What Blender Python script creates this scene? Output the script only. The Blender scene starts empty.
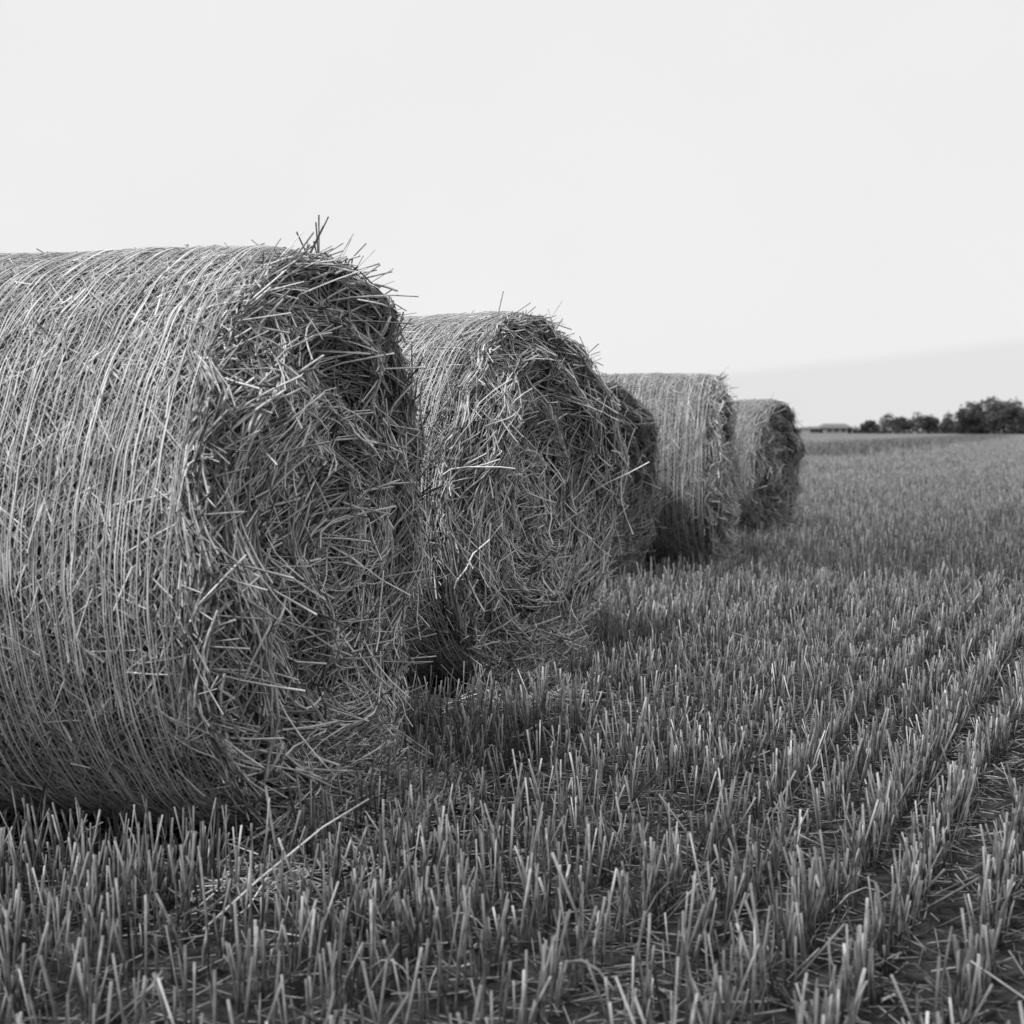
import bpy, math, numpy as np
from mathutils import Vector
rng = np.random.default_rng(7)
F = 1463.0
H = 0.89
R = 0.655

scene = bpy.context.scene
scene.view_settings.view_transform = 'Standard'
scene.view_settings.look = 'None'
scene.view_settings.exposure = 0

# ------------------------------------------------------------ materials
def new_mat(name):
    m = bpy.data.materials.new(name)
    m.use_nodes = True
    nt = m.node_tree
    b = nt.nodes['Principled BSDF']
    return m, nt, b

def straw_mat(name, lo, hi, rough=0.55, spec=0.35, nscale=60, gam=1.0):
    """grey (monochrome) straw; per-strand 'tone' attribute 0..1 picks the shade"""
    m, nt, b = new_mat(name)
    at = nt.nodes.new('ShaderNodeAttribute'); at.attribute_name = 'tone'
    tc = nt.nodes.new('ShaderNodeTexCoord')
    nz = nt.nodes.new('ShaderNodeTexNoise'); nz.inputs['Scale'].default_value = nscale
    nz.inputs['Detail'].default_value = 1
    nt.links.new(tc.outputs['Object'], nz.inputs['Vector'])
    ma = nt.nodes.new('ShaderNodeMath'); ma.operation = 'MULTIPLY_ADD'
    nt.links.new(nz.outputs['Fac'], ma.inputs[0]); ma.inputs[1].default_value = 0.6
    sub = nt.nodes.new('ShaderNodeMath'); sub.operation = 'SUBTRACT'
    nt.links.new(at.outputs['Fac'], sub.inputs[0]); sub.inputs[1].default_value = 0.3
    nt.links.new(sub.outputs[0], ma.inputs[2])
    cr = nt.nodes.new('ShaderNodeValToRGB')
    cr.color_ramp.elements[0].position = 0.0
    cr.color_ramp.elements[0].color = (lo, lo, lo, 1)
    cr.color_ramp.elements[1].position = 1.0
    cr.color_ramp.elements[1].color = (hi, hi, hi, 1)
    e = cr.color_ramp.elements.new(0.5); v = lo + (hi - lo) * 0.5 ** gam; e.color = (v, v, v, 1)
    nt.links.new(ma.outputs[0], cr.inputs['Fac'])
    nt.links.new(cr.outputs['Color'], b.inputs['Base Color'])
    b.inputs['Roughness'].default_value = rough
    b.inputs['Specular IOR Level'].default_value = spec
    return m

M_straw = straw_mat('straw', 0.04, 0.85, gam=1.3)
M_stub = straw_mat('stubble_straw', 0.022, 0.58, gam=1.6)
M_net = straw_mat('net_wrap', 0.35, 0.85, 0.45, 0.35, 9)
M_leaf = straw_mat('foliage', 0.04, 0.12, 0.8, 0.1, 0.6)
M_bark = straw_mat('bark', 0.04, 0.1, 0.9, 0.1, 3)

def core_mat():
    m, nt, b = new_mat('packed_straw')
    tc = nt.nodes.new('ShaderNodeTexCoord')
    mp = nt.nodes.new('ShaderNodeMapping'); mp.inputs['Scale'].default_value = (8, 1.5, 1.5)
    nz = nt.nodes.new('ShaderNodeTexNoise'); nz.inputs['Scale'].default_value = 14
    nz.inputs['Detail'].default_value = 6
    nt.links.new(tc.outputs['Object'], mp.inputs['Vector']); nt.links.new(mp.outputs[0], nz.inputs['Vector'])
    cr = nt.nodes.new('ShaderNodeValToRGB')
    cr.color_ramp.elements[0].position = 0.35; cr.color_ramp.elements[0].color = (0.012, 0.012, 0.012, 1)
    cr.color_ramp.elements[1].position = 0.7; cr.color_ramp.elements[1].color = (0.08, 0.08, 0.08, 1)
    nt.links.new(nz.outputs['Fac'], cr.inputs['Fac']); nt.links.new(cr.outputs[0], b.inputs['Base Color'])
    b.inputs['Roughness'].default_value = 0.9
    return m
M_core = core_mat()

# ------------------------------------------------------------ mesh helpers
def build_mesh(name, verts, faces_list, tone=None, mat=None, smooth=True, parent=None, loc=None, rotz=0):
    me = bpy.data.meshes.new(name)
    verts = np.asarray(verts, dtype=np.float32).reshape(-1, 3)
    me.vertices.add(len(verts)); me.vertices.foreach_set('co', verts.ravel())
    loops = np.concatenate([f.ravel() for f in faces_list]).astype(np.int32)
    tot = np.concatenate([np.full(len(f), f.shape[1]) for f in faces_list]).astype(np.int32)
    st = np.concatenate([[0], np.cumsum(tot)[:-1]]).astype(np.int32)
    me.loops.add(len(loops)); me.loops.foreach_set('vertex_index', loops)
    me.polygons.add(len(tot)); me.polygons.foreach_set('loop_start', st)
    me.polygons.foreach_set('loop_total', tot)
    me.polygons.foreach_set('use_smooth', np.full(len(tot), smooth, dtype=bool))
    me.update(calc_edges=True)
    if tone is not None:
        a = me.attributes.new('tone', 'FLOAT', 'POINT')
        a.data.foreach_set('value', np.asarray(tone, dtype=np.float32).ravel())
    if mat: me.materials.append(mat)
    ob = bpy.data.objects.new(name, me)
    scene.collection.objects.link(ob)
    if loc is not None: ob.location = loc
    ob.rotation_euler = (0, 0, rotz)
    if parent: ob.parent = parent
    return ob

def norm(v):
    return v / np.maximum(np.linalg.norm(v, axis=-1, keepdims=True), 1e-9)

def tubes(P, rad, tone, ns=3, taper=None, flat=1.0, cap=False, ref=None):
    N, K, _ = P.shape
    T = np.empty_like(P)
    if K > 2: T[:, 1:-1] = P[:, 2:] - P[:, :-2]
    T[:, 0] = P[:, 1] - P[:, 0]; T[:, -1] = P[:, -1] - P[:, -2]
    T = norm(T)
    if ref is None:
        ref = norm(rng.normal(size=(N, 1, 3)))
    A = norm(np.cross(T, ref)); B = np.cross(T, A)
    if taper is None: taper = np.ones(K)
    if taper.ndim == 1: taper = taper[None, :]
    r = rad[:, None] * taper
    V = []
    for i in range(ns):
        th = 2 * math.pi * i / ns
        V.append(P + A * (math.cos(th) * r)[..., None] + B * (math.sin(th) * r * flat)[..., None])
    V = np.stack(V, axis=2)
    idx = np.arange(N * K * ns).reshape(N, K, ns)
    fs = []
    for i in range(ns):
        j = (i + 1) % ns
        fs.append(np.stack([idx[:, :-1, i], idx[:, :-1, j], idx[:, 1:, j], idx[:, 1:, i]], -1).reshape(-1, 4))
    faces = [np.concatenate(fs)]
    if cap: faces.append(idx[:, -1, :])
    if tone.ndim == 1: tone = np.repeat(tone[:, None], K, 1)
    tn = np.repeat(tone[:, :, None], ns, 2)
    return V.reshape(-1, 3), faces, tn.ravel()

def merge(parts):
    off = 0; Vs = []; Fs = []; Ts = []
    for V, fs, t in parts:
        Vs.append(V); Ts.append(t)
        for f in fs: Fs.append(f + off)
        off += len(V)
    return np.concatenate(Vs), Fs, np.concatenate(Ts)

class SNoise:
    def __init__(s, dim, freq, n=14, seed=0):
        g = np.random.default_rng(seed)
        s.k = g.normal(size=(n, dim)) * freq; s.p = g.uniform(0, 6.28, n); s.n = n
    def __call__(s, X):
        return np.sin(X @ s.k.T + s.p).sum(-1) / math.sqrt(s.n / 2) * 0.5

# ------------------------------------------------------------ bale
def make_bale(px, py, theta_deg, W, q, sc, dull, seed):
    g = np.random.default_rng(seed)
    n_lat = SNoise(3, 5.0, seed=seed + 1)
    n_lat2 = SNoise(3, 24.0, seed=seed + 5)
    n_f = SNoise(3, 8.0, seed=seed + 2)
    n_f2 = SNoise(2, 3.0, seed=seed + 3)
    n_fine = SNoise(2, 22.0, seed=seed + 4)
    zc = R - 0.02
    emp = bpy.data.objects.new('round_straw_bale', None)
    scene.collection.objects.link(emp)
    emp.location = (px, py, 0); emp.rotation_euler = (0, 0, math.radians(theta_deg)); emp.scale = (sc, sc, sc)

    def lat_r(x, phi):
        e = np.minimum(-x, W + x)
        edge = np.clip((0.08 - e) / 0.08, 0, 1.3)
        C = np.stack([x * 1.0, np.cos(phi) * R, np.sin(phi) * R], -1)
        return R - 0.018 * edge ** 2 + 0.010 * n_lat(C) + 0.004 * n_lat2(C)
    def face_x(y, z):
        r = np.sqrt(y * y + z * z); ph = np.arctan2(z, y)
        e = np.clip((r / R - 0.88) / 0.12, 0, 1.3)
        C = np.stack([y, z, y * 0 + seed], -1)
        YZ = np.stack([y, z], -1)
        lay = np.sin(r * 2 * math.pi / 0.14 - ph + 2.6 * n_f2(YZ))
        return 0.012 - 0.028 * e ** 2 + 0.036 * lay * np.clip(r / 0.25, 0, 1) * np.clip((R - r) / 0.06, 0.2, 1) + 0.048 * n_f(C) + 0.024 * n_fine(YZ)
    def deform(P):
        Q = P.copy()
        z = Q[..., 2] + zc
        z = np.where(z < 0.05, 0.05 + (z - 0.05) * 0.25, z)
        Q[..., 1] = Q[..., 1] * (1 + 0.025 * np.exp(-((z - 0.4) / 0.3) ** 2))
        Q[..., 2] = z
        return Q

    NP = 220
    phi = np.linspace(0, 2 * math.pi, NP, endpoint=False)
    rings = []
    for rr in np.linspace(0.02, 0.95, 40):
        y = np.cos(phi) * R * rr; z = np.sin(phi) * R * rr
        rings.append(np.stack([face_x(y, z) - 0.04, y, z], -1))
    for xx in np.linspace(-0.05, -W + 0.05, 26):
        r = lat_r(np.full(NP, xx), phi) - 0.014
        rings.append(np.stack([np.full(NP, xx), np.cos(phi) * r, np.sin(phi) * r], -1))
    for rr in np.linspace(0.95, 0.02, 20):
        y = np.cos(phi) * R * rr; z = np.sin(phi) * R * rr
        rings.append(np.stack([-W - face_x(y, z) + 0.035, y, z], -1))
    G = deform(np.stack(rings))
    nr = len(rings); idx = np.arange(nr * NP).reshape(nr, NP)
    nx = np.roll(idx, -1, 1)
    fq = np.stack([idx[:-1], idx[1:], nx[1:], nx[:-1]], -1).reshape(-1, 4)
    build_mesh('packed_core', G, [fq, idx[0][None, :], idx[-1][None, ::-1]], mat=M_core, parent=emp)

    parts = []
    ts = lambda K: np.linspace(0, 1, K)[None, :]
    def tone(n, mu=0.5, sd=0.2):
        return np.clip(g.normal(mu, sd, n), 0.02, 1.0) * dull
    def lateral(N, h0, h1, lift, mu, spread, sd=0.2, Lr=(0.06, 0.26)):
        K = 5
        x0 = g.uniform(-W, -0.005, N); p0 = g.uniform(0, 2 * math.pi, N)
        L = g.uniform(*Lr, N)
        a = g.normal(0, spread, N) + math.pi * g.integers(0, 2, N)
        t = ts(K)
        x = x0[:, None] + L[:, None] * np.sin(a)[:, None] * t
        x = np.clip(x, -W - 0.01, 0.005)
        p = p0[:, None] + L[:, None] * np.cos(a)[:, None] * t / R
        h = g.uniform(h0, h1, N)[:, None] + np.minimum(g.exponential(lift, N), 0.03)[:, None] * t ** 2
        r = lat_r(x, p) + h
        P = np.stack([x, np.cos(p) * r, np.sin(p) * r], -1)
        return tubes(deform(P), g.uniform(0.0009, 0.0022, N), tone(N, mu, sd), 3)
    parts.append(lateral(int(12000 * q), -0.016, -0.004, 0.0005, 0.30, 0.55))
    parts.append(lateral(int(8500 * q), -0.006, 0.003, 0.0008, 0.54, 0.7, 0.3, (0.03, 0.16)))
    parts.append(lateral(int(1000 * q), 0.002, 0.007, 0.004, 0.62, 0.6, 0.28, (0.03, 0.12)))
    def face(N, side, d0, d1, lift, mu, spread, Lr=(0.06, 0.27), rmin=0.0, rmax=0.985, rad=(0.0014, 0.0032), sd=0.22):
        K = 5
        r0 = np.sqrt(g.uniform(rmin ** 2, rmax ** 2, N)) * R; p0 = g.uniform(0, 2 * math.pi, N)
        L = g.uniform(*Lr, N)
        sp = spread + 0.7 * np.clip(1 - r0 / (0.6 * R), 0, 1)
        a = p0 + math.pi / 2 + g.normal(0, 1, N) * sp + math.pi * g.integers(0, 2, N)
        bend = L / np.maximum(r0, 0.2) * 0.7 * np.where(np.cos(a - p0 - math.pi / 2) > 0, 1, -1) + g.normal(0, 0.12, N)
        t = ts(K) - 0.5
        aa = a[:, None] + bend[:, None] * t * 0.6
        y = (np.cos(p0) * r0)[:, None] + L[:, None] * t * np.cos(aa)
        z = (np.sin(p0) * r0)[:, None] + L[:, None] * t * np.sin(aa)
        rr = np.sqrt(y * y + z * z)
        k = np.where(rr > R * 0.985, 1 + (R * 0.985 / rr - 1) * 0.95, 1.0)
        y *= k; z *= k
        xc = face_x(y * 1.0, z * 1.0)
        x = xc + g.uniform(d0, d1, N)[:, None] + np.minimum(g.exponential(lift, N), 0.09)[:, None] * (t + 0.5) ** 2
        ch = x[:, :1] * (0.5 - t) + x[:, -1:] * (t + 0.5)
        x = np.maximum(0.65 * x + 0.35 * ch, xc - 0.03)
        if side < 0: x = -W - x
        P = np.stack([x, y, z], -1)
        return tubes(deform(P), g.uniform(*rad, N), tone(N, mu, sd), 3)
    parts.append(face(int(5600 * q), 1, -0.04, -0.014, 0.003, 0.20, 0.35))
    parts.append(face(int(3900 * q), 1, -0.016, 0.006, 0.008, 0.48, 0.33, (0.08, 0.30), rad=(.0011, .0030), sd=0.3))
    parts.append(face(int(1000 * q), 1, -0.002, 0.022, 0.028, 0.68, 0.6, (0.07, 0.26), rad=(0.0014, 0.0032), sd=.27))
    parts.append(face(int(1300 * q), 1, -0.03, 0.018, 0.014, 0.48, 0.5, (0.05, 0.2), rmin=0.88, sd=.3))
    parts.append(face(int(2500 * q), -1, -0.02, 0.01, 0.01, 0.45, 0.5))
    # shaggy rim
    for side, N in ((1, int(1700 * q)), (-1, int(300 * q))):
        K = 4
        p0 = g.uniform(0, 2 * math.pi, N); L = np.clip(g.exponential(0.045, N), 0.015, 0.12)
        r0 = R - g.uniform(0.01, 0.05, N)
        d = np.stack([np.abs(g.normal(0.5, 0.35, N)), g.normal(0.0, 0.85, N), g.normal(0.12, 0.3, N)], -1)
        d = norm(d)
        t = ts(K)
        er = np.stack([p0 * 0, np.cos(p0), np.sin(p0)], -1); et = np.stack([p0 * 0, -np.sin(p0), np.cos(p0)], -1)
        ex = np.zeros((N, 3)); ex[:, 0] = side
        D = ex * d[:, :1] + et * d[:, 1:2] + er * d[:, 2:3]
        S = er * r0[:, None]; S[:, 0] += g.uniform(-0.03, 0.0, N) if side > 0 else -W + g.uniform(0, 0.02, N)
        P = S[:, None] + D[:, None] * (L[:, None] * t)[..., None]
        parts.append(tubes(deform(P), g.uniform(0.0009, 0.0024, N), tone(N, 0.45, 0.28), 3))
    # straw fallen from the end, heaped against its foot
    N = int(3600 * q); K = 3
    yy = g.normal(0.05, 0.24, N); xx = np.abs(g.normal(0.0, 0.11, N))
    hh = np.clip(0.26 - xx * 1.2 - yy ** 2 * 0.9, 0.01, 1) * g.uniform(0, 1.0, N)
    L = g.uniform(0.04, 0.16, N); a = g.uniform(0, 6.283, N); sl = g.normal(0, 0.35, N)
    t = ts(K) - 0.5
    P = np.stack([xx[:, None] + np.cos(a)[:, None] * L[:, None] * t * 0.7,
                  yy[:, None] + np.sin(a)[:, None] * L[:, None] * t,
                  0.012 + np.maximum(hh[:, None] + sl[:, None] * L[:, None] * t, 0)], -1)
    parts.append(tubes(P, g.uniform(0.001, 0.0022, N), tone(N, 0.5, .25), 3))
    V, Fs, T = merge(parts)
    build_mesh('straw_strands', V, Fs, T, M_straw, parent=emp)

    # net wrap: several turns of running threads that wander, bunch and thin out, plus the knit zig-zag
    parts = []
    K = 201
    p = np.linspace(0, 2 * math.pi, K)
    xs = np.arange(-W + 0.01, -0.018, 0.024)
    NS = len(xs)
    wob = SNoise(2, 1.0, seed=seed + 9); wob2 = SNoise(2, 5.0, seed=seed + 10)
    def strand_x(x0, ph, layer):
        c, s = np.cos(ph), np.sin(ph)
        return (x0 + 0.018 * wob(np.stack([c * 2.2 + x0 * 5 + layer * 7, s * 2.2 + x0 * 3], -1))
                + 0.004 * wob2(np.stack([c * 2.0 + x0 * 20 + layer * 3, s * 2.0 + layer], -1)))
    for layer in (0, 1, 2, 3):
        X0 = xs[:, None] + layer * 0.006 + g.normal(0, 0.005, NS)[:, None]
        PH = np.repeat(p[None], NS, 0)
        X = np.minimum(strand_x(X0 + 0 * PH, PH, layer), -0.004)
        X[:, -1] = X[:, 0]
        r = lat_r(X, PH) + 0.0046 + 0.001 * layer
        P = np.stack([X, np.cos(PH) * r, np.sin(PH) * r], -1)
        tp = np.clip(0.85 + 0.6 * wob2(np.stack([np.cos(PH) * 4 + X0 * 40, np.sin(PH) * 4 + layer], -1)), 0.3, 1.6)
        tp[:, -1] = tp[:, 0]
        parts.append(tubes(deform(P), g.uniform(0.0003, 0.0016, NS), np.clip(g.normal(0.55, 0.35, NS), 0, 1), 3, tp))
    KZ = 150
    ph = np.linspace(0, 2 * math.pi, KZ + 1)
    for layer in (0, 1):
        tri = np.where((np.arange(KZ + 1) + layer) % 2 == 0, 0.0, 0.024)
        X0 = xs[:, None] + tri[None, :]
        PH = np.repeat(ph[None], NS, 0)
        X = np.minimum(strand_x(X0, PH, 0), -0.006)
        r = lat_r(X, PH) + 0.0052
        P = np.stack([X, np.cos(PH) * r, np.sin(PH) * r], -1)
        parts.append(tubes(deform(P), np.full(NS, 0.0006), np.full(NS, 0.4), 3))
    V, Fs, T = merge(parts)
    build_mesh('net_wrap', V, Fs, T, M_net, parent=emp)
    return emp

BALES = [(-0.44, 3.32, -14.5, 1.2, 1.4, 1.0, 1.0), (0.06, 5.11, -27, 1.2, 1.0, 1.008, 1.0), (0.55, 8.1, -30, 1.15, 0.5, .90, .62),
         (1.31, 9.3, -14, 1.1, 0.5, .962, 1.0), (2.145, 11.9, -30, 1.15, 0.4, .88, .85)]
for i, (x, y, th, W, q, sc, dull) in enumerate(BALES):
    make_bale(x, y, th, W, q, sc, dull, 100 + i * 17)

def under_bale(x, y, m=0.0):
    res = np.zeros(len(x), bool)
    for bx, by, th, W, q, sc, dull in BALES:
        c, s = math.cos(math.radians(th)), math.sin(math.radians(th))
        lx = (x - bx) * c + (y - by) * s; ly = -(x - bx) * s + (y - by) * c
        res |= (lx < 0.0 + m) & (lx > -W - m) & (np.abs(ly) < 0.32 + m)
    return res

# ------------------------------------------------------------ stubble
RA = math.radians(24.5)
da = np.array([math.sin(RA), math.cos(RA)]); db = np.array([math.cos(RA), -math.sin(RA)])
SP = 0.145
patch = SNoise(2, 1.1, seed=6); patchf = SNoise(2, 6.0, seed=8)
gr = np.random.default_rng(3)
row_w = gr.uniform(0.65, 1.0, 6001)
row_w[::5] *= 0.6
row_h = gr.uniform(0.88, 1.1, 6001)
row_off = gr.normal(0, 0.007, 6001)
def scatter(n, d0, d1, sig, weight=True):
    a_, b_ = 0.48, 1.6
    y = np.sqrt(gr.uniform(d0 ** 2, d1 ** 2, n))
    x = gr.uniform(-1, 1, n) * (a_ * y + b_)
    a = x * da[0] + y * da[1]; b = x * db[0] + y * db[1]
    j = np.round(b / SP).astype(int)
    jj = np.clip(j + 3000, 0, 6000)
    if sig is not None:
        b = j * SP + row_off[jj] + 0.012 * np.sin(a * 0.7 + b * 0.3) + 0.006 * np.sin(a * 3.1 + jj) + gr.normal(0, sig, n)
    if weight:
        pr = row_w[jj] * np.clip(0.82 + 0.3 * patch(np.stack([a, b], -1)) + 0.3 * patchf(np.stack([a, b], -1)), 0.1, 1)
        k = gr.uniform(size=n) < pr
        a = a[k]; b = b[k]
    x = a * da[0] + b * db[0]; y = a * da[1] + b * db[1]
    return x, y
def area(d0, d1):
    return (0.48 * (d1 ** 2 - d0 ** 2) + 3.2 * (d1 - d0))
def keepf(d): return np.minimum(1, (8.0 / np.maximum(d, 0.1)) ** 1.5)

parts_near = []
DENS = 1550
edges = [0.6, 4, 8, 11, 15, 20, 27, 36, 50, 70, 100, 150]
for d0, d1 in zip(edges[:-1], edges[1:]):
    fm = float(keepf(np.array([d0]))[0])
    n = int(area(d0, d1) * DENS * fm)
    x, y = scatter(n, d0, d1, 0.0135)
    d = np.hypot(x, y); fk = keepf(d)
    k = (gr.uniform(size=len(x)) < fk / fm) & ~under_bale(x, y)
    x = x[k]; y = y[k]; fk = fk[k]; n = len(x)
    hgt = np.clip(gr.normal(0.116, 0.034, n), 0.03, 0.19)
    jj = np.clip(np.round((x * db[0] + y * db[1]) / SP).astype(int) + 3000, 0, 6000)
    hgt *= row_h[jj]
    nb = under_bale(x, y, 0.10)
    hgt[nb] *= gr.uniform(0.2, 0.9, nb.sum())
    tilt = gr.normal(0, 0.12, (n, 2)); flop = gr.uniform(size=n) < 0.07
    tilt[flop] *= 4.0
    near = d1 <= 8
    K = 3 if near else 2
    t = np.linspace(0, 1, K)[None, :]
    bendv = gr.normal(0, 0.07, (n, 2))
    X = x[:, None] + hgt[:, None] * (tilt[:, :1] * t + bendv[:, :1] * t ** 2)
    Y = y[:, None] + hgt[:, None] * (tilt[:, 1:] * t + bendv[:, 1:] * t ** 2)
    Z = -0.005 + hgt[:, None] * t / np.sqrt(1 + (tilt ** 2).sum(1))[:, None]
    P = np.stack([X, Y, Z], -1)
    rad = gr.uniform(0.0011, 0.0029, n) * fk ** -0.38
    tn = np.clip(gr.normal(0.36, 0.24, n), 0, 1)
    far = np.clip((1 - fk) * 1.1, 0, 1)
    tn = (tn + 0.50 * far)[:, None] * (0.3 + 0.7 * t)  # distant stems get a lighter colour, standing in for sunlit tops
    rf = np.tile(np.array([[[1.0, 0.13, 0]]]), (n, 1, 1))
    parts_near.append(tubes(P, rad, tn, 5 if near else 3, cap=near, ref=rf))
# dry leaf blades hanging between the stems
n = 30000
x, y = scatter(n, 0.8, 11, 0.025); ub = under_bale(x, y); x = x[~ub]; y = y[~ub]; n = len(x)
K = 5; t = np.linspace(0, 1, K)[None, :]
L = gr.uniform(0.05, 0.15, n); a = gr.uniform(0, 6.283, n); lean = gr.uniform(0.2, 1.0, n); z0 = gr.uniform(0, 0.06, n)
hx = L[:, None] * lean[:, None] * t
P = np.stack([x[:, None] + np.cos(a)[:, None] * hx, y[:, None] + np.sin(a)[:, None] * hx,
              np.maximum(z0[:, None] + L[:, None] * (t * 1.1 - lean[:, None] * 1.2 * t ** 2), 0.003)], -1)
parts_near.append(tubes(P, gr.uniform(0.001, 0.0026, n), np.clip(gr.normal(0.26, 0.2, n), 0, 1), 3, np.array([1, 1, .9, .6, .15]), flat=0.25))
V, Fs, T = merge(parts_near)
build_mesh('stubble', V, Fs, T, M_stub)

# loose straw litter
parts = []
for n, e1 in ((34000, 6.5), (30000, 14)):
    x, y = scatter(n, 0.8, e1, None, False); n = len(x)
    K = 2; t = np.linspace(-0.5, 0.5, K)[None, :]
    L = gr.uniform(0.02, 0.11, n); a = gr.uniform(0, 6.283, n)
    z0 = 0.006 + np.abs(gr.normal(0, 0.012, n)); sl = gr.normal(0, 0.18, n)
    P = np.stack([x[:, None] + np.cos(a)[:, None] * L[:, None] * t, y[:, None] + np.sin(a)[:, None] * L[:, None] * t,
                  np.maximum(z0[:, None] + sl[:, None] * L[:, None] * t, 0.004)], -1)
    parts.append(tubes(P, gr.uniform(0.0009, 0.0024, n), np.clip(gr.normal(0.10, 0.12, n), 0, 1), 3))
n = 200
K = 3; t = np.linspace(-0.5, 0.5, K)[None, :]
x, y = scatter(n, 1.5, 12, None, False); n = len(x)
L = gr.uniform(0.1, 0.24, n); a = gr.uniform(0, 6.283, n); sl = gr.normal(0, 0.35, n)
P = np.stack([x[:, None] + np.cos(a)[:, None] * L[:, None] * t, y[:, None] + np.sin(a)[:, None] * L[:, None] * t,
              np.maximum(0.07 + sl[:, None] * L[:, None] * t + 0.0 * t, 0.01)], -1)
parts.append(tubes(P, gr.uniform(0.0012, 0.0022, n), np.clip(gr.normal(0.38, 0.15, n), 0, 1), 3))
P = np.array([[[-0.52, 2.42, 0.05], [-0.455, 2.58, 0.085], [-0.37, 2.82, 0.115], [-0.30, 3.02, 0.12]]])
parts.append(tubes(P, np.array([0.0022]), np.array([0.66]), 5))
V, Fs, T = merge(parts)
build_mesh('straw_litter', V, Fs, T, M_straw)

# ------------------------------------------------------------ ground
def ground_mat():
    m, nt, b = new_mat('soil')
    tc = nt.nodes.new('ShaderNodeTexCoord')
    nz = nt.nodes.new('ShaderNodeTexNoise'); nz.inputs['Scale'].default_value = 22; nz.inputs['Detail'].default_value = 8
    nt.links.new(tc.outputs['Object'], nz.inputs['Vector'])
    cr = nt.nodes.new('ShaderNodeValToRGB')
    cr.color_ramp.elements[0].position = 0.35; cr.color_ramp.elements[0].color = (0.01, 0.01, 0.01, 1)
    cr.color_ramp.elements[1].position = 0.7; cr.color_ramp.elements[1].color = (0.06, 0.06, 0.06, 1)
    nt.links.new(nz.outputs['Fac'], cr.inputs['Fac'])
    mp = nt.nodes.new('ShaderNodeMapping'); mp.inputs['Rotation'].default_value = (0, 0, RA)
    mp.inputs['Scale'].default_value = (1.0, 0.06, 1)
    nt.links.new(tc.outputs['Object'], mp.inputs['Vector'])
    n2 = nt.nodes.new('ShaderNodeTexNoise'); n2.inputs['Scale'].default_value = 0.6; n2.inputs['Detail'].default_value = 6
    nt.links.new(mp.outputs[0], n2.inputs['Vector'])
    c2 = nt.nodes.new('ShaderNodeValToRGB')
    c2.color_ramp.elements[0].position = 0.3; c2.color_ramp.elements[0].color = (0.14, 0.14, 0.14, 1)
    c2.color_ramp.elements[1].position = 0.7; c2.color_ramp.elements[1].color = (0.21, 0.21, 0.21, 1)
    nt.links.new(n2.outputs['Fac'], c2.inputs['Fac'])
    ln = nt.nodes.new('ShaderNodeVectorMath'); ln.operation = 'LENGTH'
    nt.links.new(tc.outputs['Object'], ln.inputs[0])
    mr = nt.nodes.new('ShaderNodeMapRange'); mr.inputs['From Min'].default_value = 18; mr.inputs['From Max'].default_value = 90
    nt.links.new(ln.outputs['Value'], mr.inputs['Value'])
    mx = nt.nodes.new('ShaderNodeMixRGB')
    nt.links.new(mr.outputs[0], mx.inputs[0]); nt.links.new(cr.outputs[0], mx.inputs[1]); nt.links.new(c2.outputs[0], mx.inputs[2])
    nt.links.new(mx.outputs[0], b.inputs['Base Color'])
    bp = nt.nodes.new('ShaderNodeBump'); bp.inputs['Distance'].default_value = 0.03
    nt.links.new(nz.outputs['Fac'], bp.inputs['Height']); nt.links.new(bp.outputs[0], b.inputs['Normal'])
    b.inputs['Roughness'].default_value = 1.0; b.inputs['Specular IOR Level'].default_value = 0.1
    return m
rad = np.concatenate([[0.01], np.geomspace(0.6, 9000, 150)])
na = 160; an = np.linspace(0, 2 * math.pi, na, endpoint=False)
RR, AA = np.meshgrid(rad, an, indexing='ij')
GX = RR * np.cos(AA); GY = RR * np.sin(AA)
gn = SNoise(2, 4.0, seed=21)
GZ = 0.008 * gn(np.stack([GX, GY], -1)) * (RR < 30) - 0.01
idx = np.arange(RR.size).reshape(RR.shape); nx = np.roll(idx, -1, 1)
fq = np.stack([idx[:-1], idx[1:], nx[1:], nx[:-1]], -1).reshape(-1, 4)
build_mesh('ground', np.stack([GX, GY, GZ], -1), [fq, idx[0][None]], mat=ground_mat())

# ------------------------------------------------------------ distant things
def X(px, d): return (px - 512) / F * d
gt = np.random.default_rng(44)
def leaf_cloud(blobs, n_per, size):
    Vs = []; tn = []
    for bx, by, bz, rx, ry, rz in blobs:
        n = int(n_per)
        d = norm(gt.normal(size=(n, 3))) * (gt.uniform(0.25, 1.0, n) ** 0.4)[:, None] * gt.uniform(0.8, 1.15, n)[:, None]
        c = np.array([bx, by, bz]) + d * np.array([rx, ry, rz])
        c[:, 2] = np.maximum(c[:, 2], 0.1)
        u = norm(gt.normal(size=(n, 3))); v = norm(np.cross(u, gt.normal(size=(n, 3))))
        s = gt.uniform(0.5, 1.2, n)[:, None] * size
        Vs.append(np.stack([c - u * s - v * s * .6, c + u * s - v * s * .5, c + u * s * .8 + v * s * .6, c - u * s * .7 + v * s * .5], 1))
        tn.append(np.repeat(np.clip(gt.normal(0.5, 0.25, n) + 0.2 * d[:, 2], 0, 1)[:, None], 4, 1))
    V = np.concatenate(Vs); T = np.concatenate(tn)
    idx = np.arange(V.shape[0] * 4).reshape(-1, 4)
    return V.reshape(-1, 3), [idx], T.ravel()

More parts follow.
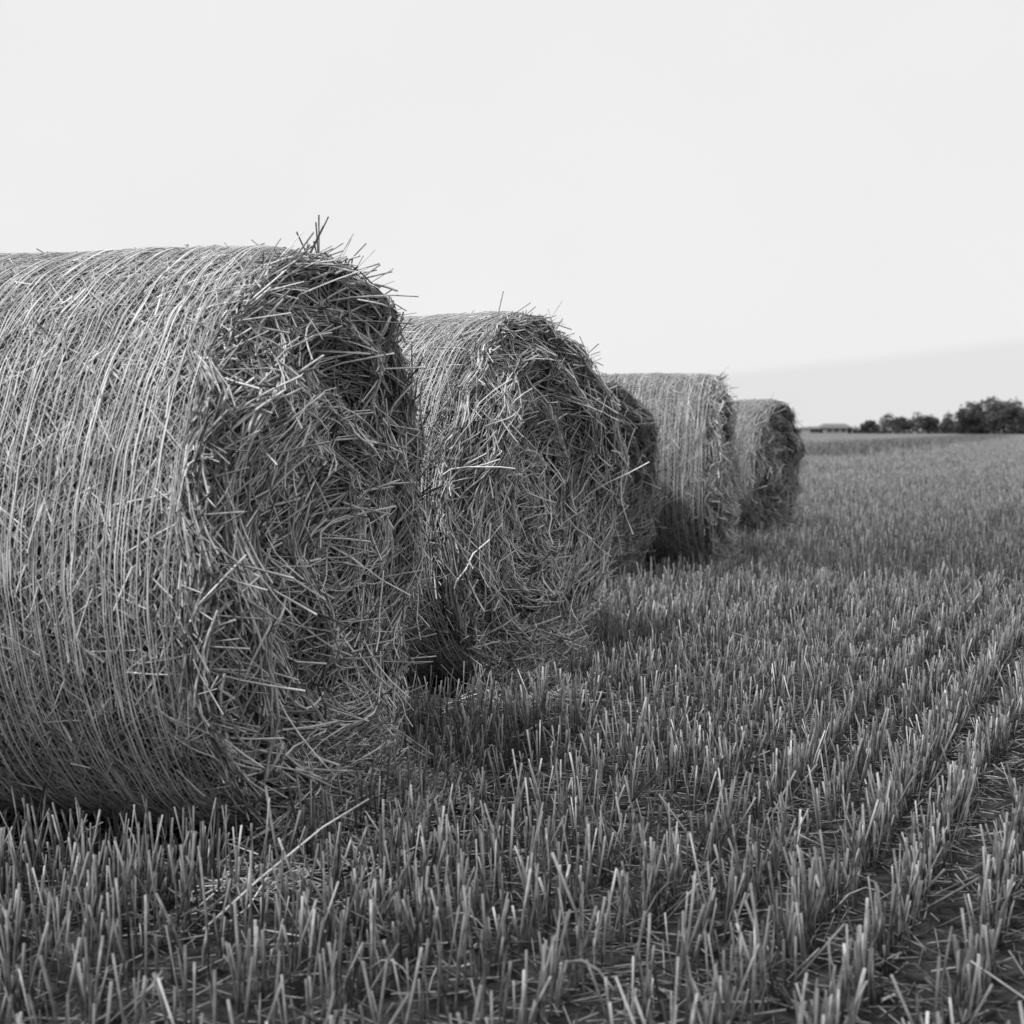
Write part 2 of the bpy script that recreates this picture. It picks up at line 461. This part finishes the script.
D = 330.0; s = D / F
bl = []
for px in np.arange(962, 1180, 4.0):
    top = 31 if px > 985 else 20 + (px - 962) * 0.4
    top += gt.normal(0, 2.0)
    r = gt.uniform(1.4, 2.4)
    for k in range(4):
        z = gt.uniform(0.2, 1.0) * (top * s + H) - r * 0.6
        bl.append((X(px, D) + gt.normal(0, .6), D + gt.uniform(-6, 10), max(z, 0.8), r, r, r * 0.9))
V, Fs, T = leaf_cloud(bl, 150, 0.28)
build_mesh('distant_woodland', V, Fs, T, M_leaf, smooth=False)
bl = []
D = 380.0; s = D / F
for px in np.arange(884, 975, 3.5):
    top = 13 + 3 * math.sin(px * 0.13) + gt.normal(0, 1.5)
    r = gt.uniform(1.1, 1.9)
    for k in range(2):
        z = gt.uniform(0.4, 1.0) * (top * s + H) - r * 0.6
        bl.append((X(px, D), D + gt.uniform(-4, 6), max(z, .8), r, r, r))
for px in np.arange(796, 884, 4.0):
    r = gt.uniform(0.8, 1.3)
    bl.append((X(px, D * 1.05), D * 1.05 + gt.uniform(-4, 4), 0.7, r * 1.8, r, r * gt.uniform(.7, 1.2)))
V, Fs, T = leaf_cloud(bl, 130, 0.26)
build_mesh('distant_hedge', V, Fs, T, M_leaf, smooth=False)

def tree(px, D, top_px, wid_px, name='deciduous_tree'):
    s = D / F; Ht = top_px * s + H; w = wid_px * s / 2
    e = bpy.data.objects.new(name, None); scene.collection.objects.link(e); e.location = (X(px, D), D, 0)
    P = [np.array([[0, 0, 0], [0.05, 0, Ht * .3], [0, .1, Ht * .6], [0.1, 0, Ht * .9]])]
    for k in range(7):
        a = gt.uniform(0, 6.28); z = gt.uniform(.3, .65) * Ht
        P.append(np.array([[0, 0, z], [math.cos(a) * w * .3, math.sin(a) * w * .3, z + Ht * .1], [math.cos(a) * w * .55, math.sin(a) * w * .55, z + Ht * .18], [math.cos(a) * w * .75, math.sin(a) * w * .75, z + Ht * .22]]))
    P = np.array(P); rd = np.array([0.22] + [0.09] * 7)
    V, Fs, T = tubes(P, rd, np.full(8, 0.5), 6, np.array([1, .8, .5, .15]), ref=np.tile(np.array([[[1., .3, 0.2]]]), (8, 1, 1)))
    build_mesh('trunk_and_limbs', V, Fs, T, M_bark, parent=e)
    bl = []
    for k in range(16):
        d = norm(gt.normal(size=3)) * gt.uniform(.3, .8)
        bl.append((d[0] * w, d[1] * w, Ht * .55 + d[2] * Ht * .38, w * .36, w * .36, Ht * .16))
    V, Fs, T = leaf_cloud(bl, 130, 0.22)
    build_mesh('crown', V, Fs, T, M_leaf, smooth=False, parent=e)
tree(869, 360, 11, 20)
tree(903, 350, 15, 22)
tree(928, 350, 17, 24)
tree(968, 320, 24, 26)
tree(1012, 310, 32, 34)

def plain(name, v, rough=.8):
    m, nt, b = new_mat(name)
    tc = nt.nodes.new('ShaderNodeTexCoord'); nz = nt.nodes.new('ShaderNodeTexNoise'); nz.inputs['Scale'].default_value = 2.0
    nt.links.new(tc.outputs['Object'], nz.inputs['Vector'])
    cr = nt.nodes.new('ShaderNodeValToRGB'); cr.color_ramp.elements[0].color = (v * .75,) * 3 + (1,); cr.color_ramp.elements[1].color = (v * 1.15,) * 3 + (1,)
    nt.links.new(nz.outputs['Fac'], cr.inputs['Fac']); nt.links.new(cr.outputs[0], b.inputs['Base Color'])
    b.inputs['Roughness'].default_value = rough
    return m
M_wall = plain('rendered_wall', .3); M_roof = plain('roof_sheet', .15); M_dark = plain('window_glass', .03, .2)
def box(name, cx, cy, cz, sx, sy, sz, mat, parent):
    v = np.array([[x, y, z] for x in (-.5, .5) for y in (-.5, .5) for z in (-.5, .5)]) * [sx, sy, sz] + [cx, cy, cz]
    f = np.array([[0, 1, 3, 2], [4, 6, 7, 5], [0, 4, 5, 1], [2, 3, 7, 6], [0, 2, 6, 4], [1, 5, 7, 3]])
    return build_mesh(name, v, [f], mat=mat, smooth=False, parent=parent)
D = 385.0
def farm(px, L, hw, hr, name):
    e = bpy.data.objects.new(name, None); scene.collection.objects.link(e); e.location = (X(px, D), D, 0); e.rotation_euler[2] = 0.25
    box('walls', 0, 0, hw / 2, L, 5, hw, M_wall, e)
    v = np.array([[-L / 2 - .3, -2.9, hw], [L / 2 + .3, -2.9, hw], [L / 2 - .9, 0, hw + hr], [-L / 2 + .9, 0, hw + hr], [-L / 2 - .3, 2.9, hw], [L / 2 + .3, 2.9, hw]])
    build_mesh('roof', v, [np.array([[0, 1, 2, 3], [3, 2, 5, 4], [0, 4, 5, 1]]), np.array([[0, 3, 4], [1, 5, 2]])], mat=M_roof, smooth=False, parent=e)
    for k in range(3):
        box('window_%d' % (k + 1), -L / 3 + k * L / 4, -2.51, hw * .55, .9, .06, .7, M_dark, e)
    box('door', L * .38, -2.52, 0.7, 1.0, .06, 1.4, M_dark, e)
farm(834, 8, 1.5, 1.1, 'farmhouse'); farm(813, 4.5, 1.3, .6, 'barn')

# grass verge between the stubble and the next field
n = 24000
tt = gt.uniform(0, 1, n) ** 1.3
x = 8.5 + (60 - 8.5) * tt + gt.normal(0, 1.2, n); y = 46 + (185 - 46) * tt + gt.normal(0, 1.5, n)
Lh = gt.uniform(0.12, 0.45, n); dx = gt.normal(0, .12, (n, 2))
P = np.stack([np.stack([x, y, x * 0], -1), np.stack([x + dx[:, 0], y + dx[:, 1], Lh], -1)], 1)
V, Fs, T = tubes(P, gt.uniform(0.012, 0.03, n) , np.clip(gt.normal(.5, .2, n), 0, 1), 3, np.array([1, .2]), ref=np.tile(np.array([[[1., .2, 0]]]), (n, 1, 1)))
build_mesh('grass_verge', V, Fs, T, M_stub)

# ------------------------------------------------------------ world, sun
SUN_EL = math.radians(57); SUN_AZ = math.radians(222)
w = bpy.data.worlds.new('World'); scene.world = w; w.use_nodes = True
nt = w.node_tree; bg = nt.nodes['Background']; bg.inputs['Strength'].default_value = 0.1
sky = nt.nodes.new('ShaderNodeTexSky'); sky.sky_type = 'NISHITA'; sky.sun_disc = False
sky.sun_elevation = SUN_EL; sky.sun_rotation = SUN_AZ
bw = nt.nodes.new('ShaderNodeRGBToBW'); nt.links.new(sky.outputs[0], bw.inputs[0])
tc = nt.nodes.new('ShaderNodeTexCoord'); sep = nt.nodes.new('ShaderNodeSeparateXYZ'); nt.links.new(tc.outputs['Generated'], sep.inputs[0])
def M(op, a, b=None, c=None):
    n = nt.nodes.new('ShaderNodeMath'); n.operation = op
    for i, v in enumerate((a, b, c)):
        if v is None: continue
        if isinstance(v, (int, float)): n.inputs[i].default_value = v
        else: nt.links.new(v, n.inputs[i])
    return n.outputs[0]
az = M('ARCTAN2', sep.outputs[0], sep.outputs[1])
nz = nt.nodes.new('ShaderNodeTexNoise'); nz.inputs['Scale'].default_value = 5; nz.inputs['Detail'].default_value = 4
nt.links.new(tc.outputs['Generated'], nz.inputs['Vector'])
edge = M('ADD', M('MULTIPLY_ADD', M('SUBTRACT', az, 0.142), 0.10, 0.043), M('MULTIPLY', M('SUBTRACT', nz.outputs['Fac'], 0.5), 0.02))
below = M('MULTIPLY', M('SUBTRACT', edge, sep.outputs[2]), 130.0)
cl = nt.nodes.new('ShaderNodeClamp'); nt.links.new(below, cl.inputs[0])
cloud = M('MULTIPLY_ADD', cl.outputs[0], -0.8, 8.75)
cloud = M('MULTIPLY', cloud, M('MULTIPLY_ADD', nz.outputs['Fac'], 0.08, 0.96))
mixv = M('ADD', M('MULTIPLY', cloud, 0.97), M('MULTIPLY', bw.outputs[0], 0.03))
nt.links.new(mixv, bg.inputs['Color'])
sd = bpy.data.lights.new('sun', 'SUN'); sd.energy = 3.2; sd.angle = math.radians(8); sd.color = (1, 0.995, 0.99)
so = bpy.data.objects.new('sun', sd); scene.collection.objects.link(so)
dirv = Vector((math.sin(SUN_AZ) * math.cos(SUN_EL), math.cos(SUN_AZ) * math.cos(SUN_EL), math.sin(SUN_EL)))
so.rotation_euler = dirv.to_track_quat('Z', 'Y').to_euler()

# ------------------------------------------------------------ camera
cd = bpy.data.cameras.new('camera'); co = bpy.data.objects.new('camera', cd); scene.collection.objects.link(co)
cd.sensor_width = 56; cd.lens = 80; cd.clip_end = 20000; cd.clip_start = 0.05
co.location = (0, 0, H); co.rotation_euler = (math.radians(90 - 3.2), 0, 0)
cd.dof.use_dof = True; cd.dof.focus_distance = 4.0; cd.dof.aperture_fstop = 9
scene.camera = co
